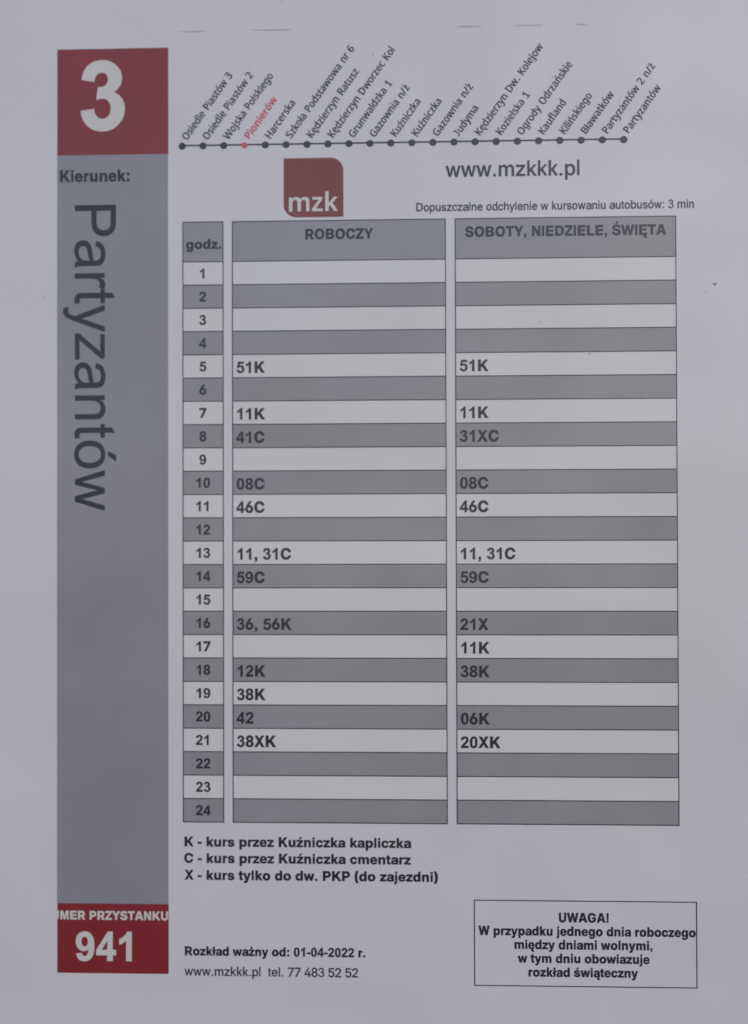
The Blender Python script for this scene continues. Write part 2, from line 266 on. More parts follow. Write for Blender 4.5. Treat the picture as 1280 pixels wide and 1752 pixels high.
        '3': '556|42,189 130,201 145,126q 181,93 218,60q 270,60 332,60q 375,103 417,146q 417,209 417,270q 378,309 338,349q 277,349 252,349q 215,339 225,416 234,415q 239,415 295,415q 340,444 385,474q 385,535 385,583q 353,615 320,646q 268,646 217,646q 183,614 148,582q 139,518 51,533 67,622q 124,670 181,719q 266,719 325,719q 374,694 423,668q 449,625 476,582q 476,533 476,486q 451,448 426,410q 377,388 440,373q 476,327 511,281q 511,211 511,118q 442,52 374,-13q 270,-13 175,-13q 113,43 51,100q',
        '4': '556|25,148 25,237 294,716 393,716 130,245 130,241 523,241 523,148|339,0 339,174 340,215 340,447 434,447 434,0',
        '5': '556|270,-10 203,-10q 97,44q 34,136q 32,196 138,196 140,163q 176,112q 235,83q 270,83 311,83q 373,121q 409,188q 409,232 409,276q 373,344q 310,383q 269,383 229,383q 161,353q 144,327 43,337 77,716 477,716 477,621 170,621 150,419 153,419 177,444q 249,473q 291,473 339,473q 421,438q 481,373q 514,286q 514,234 514,163q 452,53q 342,-10q',
        '7': '556|87,0 406,617 406,621 37,621 37,716 523,716 523,617 205,0',
        '8': '556|277,-10 207,-10q 99,42q 38,133q 38,191 38,237q 75,314q 139,365q 179,372 179,374 126,386q 62,475q 62,534 62,590q 118,676q 215,726q 277,726 339,726q 437,676q 492,590q 492,534 492,475q 428,386q 376,374 376,372 416,365q 480,314q 517,237q 517,191 517,133q 456,42q 348,-10q|277,79 318,79q 378,109q 412,162q 412,198 412,235q 377,292q 316,324q 277,324 238,324q 177,292q 142,235q 142,198 142,162q 175,109q 236,79q|277,412 311,412q 362,440q 392,491q 392,525 392,558q 363,608q 311,636q 277,636 243,636q 191,608q 163,558q 163,525 163,491q 192,440q 244,412q',
        ':': '278|87,0 87,104 191,104 191,0|87,415 87,519 191,519 191,415',
        'D': '722|320,0 139,0 139,97 314,97 397,97q 507,158q 562,275q 562,359 562,442q 507,558q 400,619q 320,619 135,619 135,716 327,716 436,716q 591,630q 674,470q 674,359 674,247q 590,86q 432,0q|195,716 195,0 81,0 81,716',
        'a': '556|236,-11 180,-11q 89,26q 36,96q 36,147 36,191q 75,248q 140,282q 221,299q 264,303 317,309q 382,316q 412,332q 412,350 412,353 412,381q 386,420q 335,442q 298,442 261,442q 206,421q 172,387q 165,368 52,384 67,432q 137,495q 238,527q 298,527 340,527q 422,509q 490,467q 530,399q 530,348 530,0 415,0 415,72 410,72 398,51q 354,13q 285,-11q|263,73 311,73q 377,105q 412,159q 412,189 412,253 406,248q 373,240q 331,233q 288,228q 272,226 239,222q 185,204q 153,172q 153,146 153,122q 181,90q 230,73q',
        'b': '556|308,-11 267,-11q 210,18q 173,60q 162,81 156,81 156,0 58,0 58,716 158,716 158,437 162,437 173,458q 209,499q 266,527q 308,527 369,527q 463,462q 517,342q 517,259 517,176q 464,55q 369,-11q|285,79 327,79q 385,125q 415,206q 415,259 415,312q 385,393q 327,438q 285,438 244,438q 185,393q 155,313q 155,259 155,206q 186,124q 244,79q',
        'c': '500|264,-11 194,-11q 88,57q 30,178q 30,257 30,338q 88,459q 194,528q 264,528 305,528q 376,504q 431,460q 468,399q 476,361 380,346 375,366q 355,400q 326,425q 288,438q 265,438 221,438q 162,391q 132,309q 132,257 132,206q 162,125q 221,78q 265,78 288,78q 327,91q 356,116q 376,152q 380,173 477,157 470,119q 432,57q 377,13q 305,-11q',
        'd': '556|247,-11 185,-11q 89,55q 35,176q 35,259 35,342q 90,462q 185,527q 247,527 289,527q 346,499q 383,458q 394,437 398,437 398,716 499,716 499,0 400,0 400,81 394,81 383,60q 345,18q 288,-11q|269,79 311,79q 370,124q 401,206q 401,259 401,313q 370,393q 311,438q 269,438 227,438q 169,393q 138,312q 138,259 138,206q 169,125q 228,79q',
        'e': '556|288,-11 211,-11q 100,56q 40,177q 40,257 40,336q 100,458q 208,528q 280,528 328,528q 414,495q 479,429q 516,330q 516,263 516,229 94,229 94,307 462,307 414,282 414,329q 383,401q 324,441q 281,441 238,441q 177,401q 144,332q 144,289 144,239 144,188q 180,114q 245,75q 289,75 319,75q 367,93q 401,127q 409,151 508,136 497,92q 436,26q 345,-11q',
        'h': '556|166,304 166,0 65,0 65,716 166,716 166,391 149,391 171,461q 256,527q 317,527 368,527q 447,482q 491,393q 491,328 491,0 389,0 389,314 389,372q 333,435q 283,435 250,435q 197,405q 166,347q',
        'i': '222|67,0 67,519 155,519 155,0|67,611 67,716 155,716 155,611',
        'k': '500|158,174 158,300 172,300 368,519 488,519 263,267 247,267|67,0 67,716 166,716 166,0|380,0 204,244 272,318 501,0',
        'l': '222|67,0 67,716 155,716 155,0',
        'm': '833|65,0 65,519 163,519 165,402 157,402 169,444q 215,500q 277,529q 310,529 366,529q 440,458q 451,399 437,399 447,439q 496,497q 565,529q 606,529 651,529q 726,488q 769,407q 769,347 769,0 667,0 667,336 667,389q 609,437q 570,437 538,437q 492,409q 467,361q 467,329 467,0 367,0 367,343 367,386q 314,437q 273,437 245,437q 196,410q 167,358q 167,319 167,0',
        'n': '556|166,304 166,0 65,0 65,519 162,519 163,391 149,391 172,461q 256,527q 317,527 368,527q 447,482q 491,393q 491,328 491,0 390,0 390,314 390,372q 333,435q 283,435 250,435q 197,405q 166,347q',
        'o': '556|278,-11 205,-11q 95,56q 35,177q 35,257 35,338q 95,460q 205,528q 278,528 351,528q 461,460q 521,338q 521,257 521,177q 461,56q 351,-11q|278,78 323,78q 385,125q 416,207q 416,257 416,309q 385,391q 323,438q 278,438 233,438q 172,391q 141,309q 141,257 141,207q 172,125q 233,78q',
        'p': '556|58,-204 58,519 156,519 156,438 162,438 173,458q 209,499q 266,527q 308,527 369,527q 463,462q 517,342q 517,259 517,176q 464,55q 369,-11q 308,-11 267,-11q 210,18q 173,59q 162,80 158,80 158,-204|285,79 327,79q 385,125q 415,206q 415,259 415,312q 385,393q 327,438q 285,438 244,438q 185,393q 155,313q 155,259 155,206q 186,124q 244,79q',
        'r': '333|77,0 77,519 170,519 170,435 174,435 188,478q 250,526q 294,526 303,526q 325,525q 332,524 332,425 327,426q 297,430q 282,430 251,430q 202,401q 174,348q 174,311 174,0',
        's': '500|248,-12 189,-12q 98,23q 40,91q 32,140 133,154 142,113q 201,73q 248,73 297,73q 355,113q 355,142 355,167q 318,199q 281,207 193,227 119,243q 46,315q 46,372 46,418q 98,488q 190,528q 250,528 308,528q 393,492q 444,427q 452,384 355,370 348,401q 297,445q 251,445 208,445q 153,406q 153,377 153,351q 191,319q 232,310 318,291 393,275q 464,205q 464,150 464,102q 409,29q 311,-12q',
        't': '278|249,519 249,434 14,434 14,519|80,656 165,656 165,140 165,110q 185,83q 210,83 217,83q 239,86q 247,87 257,2 244,-1q 214,-5q 200,-5 141,-5q 80,65q 80,130',
        'u': '556|240,-8 190,-8q 112,37q 68,126q 68,191 68,519 168,519 168,205 168,147q 224,84q 273,84 306,84q 358,114q 389,172q 389,215 389,519 489,519 489,0 392,0 392,128 406,128 383,58q 299,-8q',
        'w': '722|161,0 14,519 117,519 170,306 183,256q 209,139q 222,71 208,71 221,137q 247,255q 260,306 314,519 410,519 463,306 475,255q 502,138q 515,71 500,71 513,138q 539,255q 552,306 605,519 709,519 562,0 462,0 402,223 393,257q 376,329q 360,404q 351,440 372,440 363,404q 346,329q 329,256q 320,223 260,0',
        'y': '500|53,-199 69,-110 94,-112 116,-117q 150,-109q 176,-77q 184,-47 198,0 11,519 117,519 214,229 229,182q 252,90q 264,44 235,44 247,90q 271,183q 286,229 384,519 489,519 274,-80 259,-122q 216,-178q 158,-207q 120,-207 99,-207q 64,-202q',
        'z': '500|31,0 31,72 324,425 324,429 37,429 37,519 462,519 462,442 177,94 177,90 469,90 469,0',
        'ó': '556|278,-11 205,-11q 95,56q 35,177q 35,257 35,338q 95,460q 205,528q 278,528 351,528q 461,460q 521,338q 521,257 521,177q 461,56q 351,-11q|278,78 323,78q 385,125q 416,207q 416,257 416,309q 385,391q 323,438q 278,438 233,438q 172,391q 141,309q 141,257 141,207q 172,125q 233,78q|235,590 303,740 410,740 315,590',
    },
    'display': {
        'P': '667|77,0 77,716 347,716 418,716q 456,709 509,700q 544,676 580,651q 602,606 624,562q 624,509 624,417q 565,354 507,291q 355,291 172,291 172,0|172,375 357,375 449,375q 487,410 526,444q 526,506 526,551q 503,583 480,615q 443,625 419,631q 355,631 172,631',
        'a': '556|404,64 355,22q 310,5 265,-12q 213,-12 128,-12q 82,30 36,72q 36,137 36,175q 53,206 71,238q 99,257 127,276q 162,286 188,292q 240,299 347,312q 397,329 397,347q 397,352 397,406q 373,428 339,458q 272,458 210,458q 181,436 151,414q 137,359 51,371 63,426q 90,460 117,494q 167,512 218,530q 285,530 352,530q 393,515 435,499q 454,475 474,452q 481,416 486,393q 486,334 486,217 486,95q 491,62 497,30q 514,0 422,0 408,27q|397,260 349,241q 253,227 199,219q 177,209 154,200q 142,181 130,162q 130,139 130,104q 156,81 183,57q 234,57 285,57q 325,79 364,102q 383,140 397,170q 397,228',
        'n': '556|66,0 66,519 145,519 145,445 202,530q 310,530 357,530q 396,513 436,497q 455,469 475,442q 482,404 487,380q 487,319 487,0 399,0 399,315 399,369q 389,396 379,422q 353,438 327,454q 292,454 235,454q 195,418 154,383q 154,283 154,0',
        'r': '333|65,0 65,519 144,519 144,440 174,495q 200,513 226,530q 256,530 301,530q 347,502 316,420 284,439q 252,439 223,439q 200,422 177,405q 167,374 153,327q 153,271 153,0',
        't': '278|258,79 271,1 233,-7q 204,-7 156,-7q 130,8 104,23q 93,48 82,73q 82,152 82,450 18,450 18,519 82,519 82,647 169,700 169,519 258,519 258,450 169,450 169,147 169,109q 174,99 179,88q 189,82 200,75q 219,75 234,75q',
        'w': '722|162,0 3,519 94,519 176,219 207,108 209,116q 234,215 316,519 407,519 484,218 510,119 540,219 629,519 714,519 552,0 461,0 378,311 358,399 253,0',
        'y': '500|62,-199 52,-117 81,-125q 103,-125 132,-125q 149,-115 167,-105q 178,-87 187,-74q 205,-22 208,-15q 213,0 16,519 111,519 219,218 240,161q 256,98 271,159q 292,216 403,519 491,519 294,-9 262,-94q 245,-126 221,-170q 191,-190 161,-210q 119,-210 93,-210q',
        'z': '500|20,0 20,71 350,450 293,447q 250,447 39,447 39,519 463,519 463,460 182,131 128,71 187,76q 239,76 479,76 479,0',
        'ó': '556|33,259 33,403q 113,473 180,530q 276,530 383,530q 451,460 519,390q 519,267 519,167q 489,109 459,52q 402,20 344,-12q 276,-12 167,-12q 100,58 33,128q|124,259 124,160q 167,110 210,61q 276,61 342,61q 385,110 429,160q 429,262 429,358q 385,408 341,458q 276,458 210,458q 167,408 124,359q|225,581 290,720 405,720 298,581',
    },
    'slim': {
        ' ': '312',
        '.': '303|71,63 71,104q 117,138q 151,138 185,138q 231,103q 231,63 231,23q 185,-13q 151,-13 117,-13q 71,23q',
        '/': '382|8,0 268,727 374,727 115,0',
        '1': '546|351,0 244,0 244,467 244,491q 245,535q 247,579q 247,600 235,586q 212,563q 196,548 126,483 68,558 258,727 351,727|59,0 59,73 474,73 474,0',
        '2': '546|498,0 41,0 41,86 214,278 266,335q 331,418q 362,491q 362,533 362,585q 304,638q 257,638 213,638q 143,603q 104,570 44,646 73,673q 138,714q 216,737q 263,737 329,737q 423,689q 475,602q 475,543 475,486q 434,388q 357,291q 302,234 182,105 182,101 498,101',
        '3': '546|475,559 475,511q 439,440q 375,393q 331,382 331,378 413,367q 495,279q 495,206 495,143q 438,45q 321,-10q 231,-10 174,-10q 83,7q 41,28 41,132 83,109q 179,85q 223,85 305,85q 376,152q 376,210 376,251q 337,302q 259,327q 200,327 143,327 143,421 201,421 255,421q 326,452q 362,507q 362,543 362,590q 303,641q 252,641 219,641q 163,626q 116,600q 94,585 43,664 82,696q 189,737q 261,737 366,737q 475,639q',
        '6': '546|48,309 48,375q 65,499q 106,608q 178,691q 288,737q 366,737 388,737q 438,733q 455,728 455,632 437,637q 393,643q 368,643 309,643q 229,604q 181,532q 158,436q 155,378 161,378 174,403q 215,441q 273,463q 311,463 371,463q 457,409q 504,307q 504,237 504,162q 451,50q 352,-10q 283,-10 233,-10q 147,29q 83,109q 48,229q|282,86 332,86q 393,159q 393,236 393,299q 339,371q 284,371 246,371q 191,337q 161,283q 161,253 161,223q 176,165q 206,115q 251,86q',
        'B': '589|277,727 402,727q 523,642q 523,547 523,502q 495,436q 443,393q 407,385 407,380 445,373q 506,334q 542,264q 542,208 542,143q 487,49q 385,0q 314,0 82,0 82,727|288,424 358,424q 412,480q 412,532 412,584q 348,631q 279,631 191,631 191,424|191,332 191,96 299,96 370,96q 429,162q 429,217 429,252q 402,303q 343,332q 293,332',
        'D': '679|624,373 624,250q 541,84q 387,0q 279,0 86,0 86,727 296,727 398,727q 545,646q 624,488q|506,368 506,457q 455,572q 358,628q 288,628 199,628 199,99 272,99 390,99q 506,234q',
        'G': '667|362,394 601,394 601,29 549,10q 434,-10q 366,-10 266,-10q 127,80q 54,247q 54,364 54,477q 133,644q 283,737q 392,737 448,737q 549,714q 591,693 553,595 518,614q 435,637q 390,637 318,637q 219,569q 168,446q 168,362 168,281q 213,158q 308,90q 383,90 417,90q 473,98q 494,104 494,296 362,296',
        'H': '676|592,0 482,0 482,328 193,328 193,0 83,0 83,727 193,727 193,428 482,428 482,727 592,727',
        'J': '417|75,727 305,727 305,225 305,-5q 105,-5 60,-5q 20,8 20,95 60,75q 95,75 213,75q 213,225 213,650 75,650',
        'K': '588|589,0 461,0 260,327 197,270 197,0 85,0 85,727 197,727 197,378 218,407q 265,467q 289,499 457,727 582,727 340,407',
        'O': '708|654,364 654,280q 617,143q 543,43q 430,-10q 354,-10 277,-10q 164,44q 89,143q 54,281q 54,365 54,480q 119,647q 253,738q 355,738 456,738q 589,644q 654,476q|169,364 169,278q 209,155q 291,90q 354,90 418,90q 500,155q 539,278q 539,364 539,494q 451,637q 355,637 291,637q 208,572q 169,450q',
        'P': '551|266,727 392,727q 510,613q 510,508 510,460q 483,375q 423,309q 326,272q 256,272 192,272 192,0 83,0 83,727|260,628 192,628 192,370 245,370 296,370q 365,397q 399,456q 399,504 399,566q 332,628q',
        'R': '621|288,727 379,727q 496,680q 554,588q 554,518 554,465q 518,389q 458,339q 420,323 613,0 478,0 316,292 207,292 207,0 90,0 90,727|285,630 207,630 207,386 289,386 361,386q 433,448q 433,512 433,554q 402,605q 336,630q',
        'S': '557|513,202 513,139q 451,44q 334,-10q 252,-10 210,-10q 137,-2q 76,14q 49,27 49,137 91,117q 201,90q 254,90 300,90q 361,116q 392,162q 392,191 392,223q 364,266q 297,304q 237,327 179,350q 98,406q 56,486q 56,543 56,604q 117,691q 226,737q 297,737 358,737q 460,713q 501,694 464,596 425,614q 339,637q 296,637 256,637q 204,613q 178,572q 178,545 178,514q 206,471q 271,434q 327,411 388,387q 470,332q 513,257q',
        'W': '902|891,727 716,0 591,0 480,430 476,447q 466,489q 457,532q 451,570q 449,583 448,572q 442,535q 433,492q 424,448q 418,428 310,0 186,0 11,727 125,727 220,306 225,284q 235,236q 244,189q 251,144q 253,125 256,149q 264,200q 275,254q 287,305q 292,326 395,727 504,727 608,325 614,303q 626,251q 636,198q 645,147q 648,125 651,152q 661,214q 674,278q 681,306 777,727',
        'a': '524|273,559 364,559q 455,466q 455,370 455,0 377,0 357,76 354,76 333,47q 289,8q 232,-10q 192,-10 147,-10q 78,28q 39,103q 39,157 39,241q 153,329q 266,333 348,336 348,363 348,423q 302,471q 259,471 225,471q 156,448q 123,431 91,513 127,534q 220,559q|286,260 210,257q 149,206q 149,159 149,117q 192,78q 227,78 279,78q 348,147q 348,214 348,263',
        'c': '461|284,-10 213,-10q 107,50q 48,175q 48,272 48,370q 110,498q 219,560q 291,560 333,560q 406,542q 433,528 400,437 375,448q 318,464q 292,464 248,464q 190,421q 162,336q 162,273 162,211q 191,128q 248,86q 289,86 328,86q 394,105q 422,121 422,24 395,8q 328,-10q',
        'd': '553|235,-10 149,-10q 46,134q 46,274 46,414q 150,560q 236,560 271,560q 324,539q 364,503q 378,479 383,479 381,497q 377,551q 377,571 377,774 482,774 482,0 400,0 382,71 377,71 363,48q 324,11q 270,-10q|263,83 327,83q 381,169q 381,256 381,275 381,368q 329,465q 262,465 208,465q 153,364q 153,272 153,180q 208,83q',
        'e': '526|271,560 337,560q 432,499q 482,388q 482,311 482,249 157,249 158,167q 231,81q 299,81 344,81q 417,100q 457,120 457,27 420,8q 342,-10q 290,-10 216,-10q 107,54q 47,180q 47,271 47,364q 102,492q 203,560q|272,472 222,472q 164,400q 159,332 377,332 377,373q 354,436q 308,472q',
        'f': '352|340,461 216,461 216,0 101,0 101,461 15,461 15,517 102,551 102,577 102,683q 188,779q 274,779 308,779q 363,768q 388,759 360,675 345,680q 307,688q 287,688 250,688q 216,637q 216,581 216,550 340,550',
        'g': '553|236,560 283,560q 354,519q 379,478 384,478 395,550 482,550 482,-4 482,-81q 433,-186q 331,-240q 252,-240 200,-240q 114,-224q 78,-206 78,-107 116,-127q 202,-148q 252,-148 312,-148q 378,-80q 378,-16 378,1 378,15q 380,58q 382,73 377,73 354,32q 284,-10q 235,-10 147,-10q 46,138q 46,273 46,408q 148,560q|261,466 226,466q 178,421q 153,335q 153,272 153,177q 209,82q 264,82 295,82q 339,103q 368,144q 381,209q 381,253 381,275 381,342q 357,426q 304,466q',
        'i': '229|163,550 163,0 66,0 66,550|115,761 138,761q 169,731q 169,696 169,662q 138,631q 115,631 91,631q 60,662q 60,696 60,731q 91,761q',
        'j': '282|34,-240 10,-240q -34,-233q -50,-228 -50,-138 -35,-142q -5,-147q 13,-147 43,-147q 81,-112q 81,-64 81,550 200,550 200,-71 200,-123q 166,-199q 92,-240q|74,696 74,731q 112,761q 142,761 170,761q 208,731q 208,696 208,662q 169,631q 142,631 113,631q 74,662q',
        'k': '498|174,398 174,375q 171,314q 169,290 172,290 178,300q 197,329q 217,359q 225,369 363,550 481,550 301,319 493,0 373,0 229,243 174,189 174,0 70,0 70,774 174,774',
        'l': '229|163,0 66,0 66,774 163,774',
        'm': '840|610,560 691,560q 772,464q 772,360 772,0 668,0 668,339 668,404q 626,465q 584,465 524,465q 473,376q 473,291 473,0 369,0 369,340 369,383q 351,438q 314,465q 285,465 243,465q 195,420q 175,335q 175,274 175,0 71,0 71,550 153,550 168,477 173,477 187,504q 229,541q 283,560q 314,560 369,560q 440,515q 457,473 462,473 485,517q 563,560q',
        'n': '557|320,560 402,560q 489,464q 489,360 489,0 385,0 385,339 385,402q 342,465q 295,465 227,465q 175,369q 175,274 175,0 71,0 71,550 153,550 167,476 172,476 188,503q 233,541q 289,560q',
        'o': '543|497,276 497,209q 467,103q 408,29q 324,-10q 270,-10 220,-10q 138,29q 78,103q 46,209q 46,276 46,367q 99,493q 201,560q 273,560 340,560q 441,494q 497,368q|153,276 153,215q 178,128q 231,82q 272,82 313,82q 366,127q 390,215q 390,276 390,338q 365,423q 313,467q 271,467 209,467q 153,368q',
        'r': '360|297,560 309,560q 338,557q 348,554 337,445 327,448q 302,452q 287,452 264,452q 221,430q 187,388q 167,326q 167,286 167,0 68,0 68,550 146,550 159,454 164,454 177,483q 217,532q 267,560q',
        's': '447|408,156 408,103q 361,29q 271,-10q 206,-10 155,-10q 77,7q 44,23 44,124 78,106q 165,80q 205,80 256,80q 303,116q 303,147 303,165q 283,194q 234,224q 188,244 142,264q 78,307q 44,366q 44,410 44,482q 149,560q 235,560 282,560q 362,539q 400,520 366,436 334,452q 265,472q 233,472 192,472q 148,442q 148,416 148,397q 169,369q 221,342q 265,322 310,303q 374,260q 408,200q',
        't': '334|246,83 264,83q 300,91q 314,96 314,10 297,1q 248,-10q 220,-10 180,-10q 116,22q 79,96q 79,162 79,461 16,461 16,514 85,553 118,672 182,672 182,550 309,550 309,461 182,461 182,167 182,125q 216,83q',
        'u': '557|486,550 486,0 404,0 390,72 384,72 370,44q 323,7q 268,-10q 237,-10 182,-10q 106,33q 67,122q 67,191 67,550 172,550 172,212 172,148q 215,84q 261,84 307,84q 360,128q 382,212q 382,273 382,550',
        'w': '742|402,296 396,322q 383,376q 375,426q 372,442 369,442 367,425q 357,376q 346,320q 339,294 262,1 144,1 10,550 118,550 177,284 184,256q 195,195q 205,137q 207,113 210,113 212,129q 219,169q 227,213q 237,255q 241,271 313,550 431,550 501,270 506,248q 519,193q 529,137q 532,114 535,114 537,133q 545,187q 557,247q 563,275 626,550 732,550 596,1 475,1',
        'y': '499|1,550 118,550 217,241 224,219q 236,177q 247,136q 249,117 253,117 258,142q 276,208q 287,241 382,550 498,550 288,-65 269,-121q 217,-199q 143,-240q 90,-240 68,-240q 35,-235q 21,-232 21,-141 32,-144q 60,-147q 75,-147 103,-147q 142,-125q 170,-82q 180,-52 200,1',
        'z': '444|412,0 32,0 32,71 280,460 47,460 47,550 405,550 405,471 162,89 412,89',
        'ó': '543|497,276 497,209q 467,103q 408,29q 324,-10q 270,-10 220,-10q 138,29q 78,103q 46,209q 46,276 46,367q 99,493q 201,560q 273,560 340,560q 441,494q 497,368q|153,276 153,215q 178,128q 231,82q 272,82 313,82q 366,127q 390,215q 390,276 390,338q 365,423q 313,467q 271,467 209,467q 153,368q|425,770 415,756q 380,715q 338,671q 297,631q 280,617 211,617 211,629 226,650q 260,703q 293,758q 304,780 425,780',
        'ę': '526|366,-110 366,-131q 389,-153q 408,-153 422,-153q 446,-148q 453,-146 453,-216 440,-220q 409,-226q 390,-226 338,-226q 285,-173q 285,-127 285,-100q 309,-49q 349,-4q 374,14 457,27 421,-5q 381,-52q 366,-91q|271,560 337,560q 432,499q 482,388q 482,311 482,249 157,249 158,167q 231,81q 299,81 344,81q 417,100q 457,120 457,27 420,8q 342,-10q 290,-10 216,-10q 107,54q 47,180q 47,271 47,364q 102,492q 203,560q|272,472 222,472q 164,400q 159,332 377,332 377,373q 354,436q 308,472q',
        'ł': '229|70,0 70,765 165,765 165,0|-5,265 -5,365 240,500 240,400',
        'ń': '557|320,560 402,560q 489,464q 489,360 489,0 385,0 385,339 385,402q 342,465q 295,465 227,465q 175,369q 175,274 175,0 71,0 71,550 153,550 167,476 172,476 188,503q 233,541q 289,560q|433,770 423,756q 388,715q 346,671q 305,631q 289,617 219,617 219,629 234,650q 269,703q 301,758q 312,780 433,780',
        'ź': '444|412,0 32,0 32,71 280,460 47,460 47,550 405,550 405,471 162,89 412,89|387,770 376,756q 339,715q 294,671q 250,631q 233,617 159,617 159,629 175,650q 211,703q 246,758q 258,780 387,780',
        'ż': '444|412,0 32,0 32,71 280,460 47,460 47,550 405,550 405,471 162,89 412,89|224,761 250,761q 287,731q 287,696 287,662q 250,631q 224,631 197,631q 161,662q 161,696 161,731q 197,761q',
    },
    'slimbold': {
        ' ': '350',
        'P': '617|307,727 444,727q 576,610q 576,502 576,452q 547,364q 482,296q 376,258q 300,258 239,258 239,0 84,0 84,727|300,602 239,602 239,382 286,382 328,382q 388,405q 420,457q 420,498 420,549q 362,602q',
        'e': '589|302,565 378,565q 487,506q 545,394q 545,313 545,240 200,240 202,174q 272,102q 338,102 388,102q 470,121q 514,142 514,29 473,9q 384,-10q 321,-10 238,-10q 114,53q 47,180q 47,274 47,370q 109,499q 224,565q|305,458 261,458q 207,399q 203,340 402,340 402,375q 380,428q 338,458q',
        'i': '256|193,556 193,0 63,0 63,556|129,775 159,775q 199,741q 199,699 199,659q 159,625q 129,625 98,625q 58,659q 58,699 58,741q 97,775q',
        'n': '624|371,566 457,566q 556,468q 556,363 556,0 408,0 408,325 408,385q 370,445q 327,445 264,445q 218,354q 218,263 218,0 71,0 71,556 185,556 204,482 211,482 228,509q 275,547q 336,566q',
        'o': '608|562,279 562,213q 528,106q 462,30q 365,-10q 303,-10 244,-10q 150,30q 82,105q 46,212q 46,279 46,369q 106,497q 222,566q 305,566 381,566q 497,499q 562,371q|198,279 198,224q 220,145q 267,105q 304,105 342,105q 388,145q 410,223q 410,279 410,335q 388,411q 342,450q 304,450 248,450q 198,363q',
        'r': '403|338,566 352,566q 381,562q 392,560 379,417 368,420q 341,424q 323,424 301,424q 259,408q 225,374q 205,320q 205,283 205,0 66,0 66,556 172,556 192,463 199,463 213,491q 255,538q 308,566q',
        'w': '831|446,274 440,299q 428,358q 419,411q 416,428 413,428 411,411q 401,356q 389,297q 382,270 314,0 154,0 10,556 158,556 211,318 217,292q 228,229q 237,166q 239,139 242,139 244,157q 251,202q 260,249q 269,292q 272,307 335,556 499,556 559,305 564,281q 576,223q 586,164q 589,140 592,140 594,163q 603,224q 614,286q 620,312 676,556 821,556 676,0 513,0',
        'ó': '608|562,279 562,213q 528,106q 462,30q 365,-10q 303,-10 244,-10q 150,30q 82,105q 46,212q 46,279 46,369q 106,497q 222,566q 305,566 381,566q 497,499q 562,371q|198,279 198,224q 220,145q 267,105q 304,105 342,105q 388,145q 410,223q 410,279 410,335q 388,411q 342,450q 304,450 248,450q 198,363q|499,770 485,756q 441,715q 390,671q 341,631q 321,617 220,617 220,630 238,652q 278,704q 317,758q 331,780 499,780',
    },
}

def flatten(contour, steps=5):
    pts = []
    for t in contour.split(' '):
        q = t.endswith('q')
        x, y = t.rstrip('q').split(',')
        pts.append((float(x), float(y), not q))
    full = []
    n = len(pts)
    for i in range(n):
        a, b = pts[i], pts[(i + 1) % n]
        full.append(a)
        if not a[2] and not b[2]:
            full.append(((a[0] + b[0]) / 2, (a[1] + b[1]) / 2, True))
    s = next(i for i, q in enumerate(full) if q[2])
    full = full[s:] + full[:s]
    out = []
    n = len(full)
    i = 0
    while i < n:
        a = full[i]
        out.append((a[0], a[1]))
        b = full[(i + 1) % n]
        if not b[2]:
            c = full[(i + 2) % n]
            for k in range(1, steps):
                t = k / steps
                out.append(((1 - t) ** 2 * a[0] + 2 * t * (1 - t) * b[0] + t * t * c[0], (1 - t) ** 2 * a[1] + 2 * t * (1 - t) * b[1] + t * t * c[1]))
            i += 2
        else:
            i += 1
    return out

GAIN = {'bold': 10.0, 'regular': 8.0, 'display': 4.0, 'slim': 7.0, 'slimbold': 2.0, 'logo': 4.0}
def spread(lp, g):
    """Toner spreads a little past the outline: push a contour outwards by g (left of a clockwise contour is outside)."""
    out = []
    n = len(lp)
    for i in range(n):
        (ax, ay), (x, y), (bx, by) = lp[i - 1], lp[i], lp[(i + 1) % n]
        ux, uy, vx, vy = x - ax, y - ay, bx - x, by - y
        lu, lv = math.hypot(ux, uy) or 1.0, math.hypot(vx, vy) or 1.0
        nx, ny = -uy / lu - vy / lv, ux / lu + vx / lv
        d = nx * nx + ny * ny
        k = 2.0 * g / d if d > 0.9 else g
        out.append((x + nx * k, y + ny * k))
    return out

def winding(x, y, loops):
    w = 0
    for lp in loops:
        for i in range(len(lp)):
            (x1, y1), (x2, y2) = lp[i - 1], lp[i]
            if (y1 <= y) != (y2 <= y):
                if x < (x2 - x1) * (y - y1) / (y2 - y1) + x1:
                    w += 1 if y2 > y1 else -1
    return w

CACHE = {}
def glyph(style, ch):
    """-> advance, points, triangles: the non-zero filling of the letter's contours."""
    key = (style, ch)
    if key not in CACHE:
        bits = GLYPHS[style][ch].split('|')
        loops = [spread(flatten(c), GAIN[style]) for c in bits[1:]]
        pts, tris = [], []
        if loops:
            vs, es = [], []
            for lp in loops:
                n0 = len(vs)
                vs += [Vector(p) for p in lp]
                es += [(n0 + i, n0 + (i + 1) % len(lp)) for i in range(len(lp))]
            ov, _, of, _, _, _ = delaunay_2d_cdt(vs, es, [], 0, 1e-4)
            pts = [(v.x, v.y) for v in ov]
            for f in of:
                cx = sum(pts[i][0] for i in f) / len(f)
                cy = sum(pts[i][1] for i in f) / len(f)
                if winding(cx, cy, loops):
                    tris.append(tuple(f))
        CACHE[key] = (float(bits[0]), pts, tris)
    return CACHE[key]

def layout(style, text):
    pen, out, lo, hi = 0.0, [], 1e9, -1e9
    for ch in text:
        adv, pts, tris = glyph(style, ch)
        if pts:
            out.append(([(x + pen, y) for x, y in pts], tris))
            lo = min(lo, min(x for x, y in pts) + pen)
            hi = max(hi, max(x for x, y in pts) + pen)
        pen += adv
    return out, lo, hi

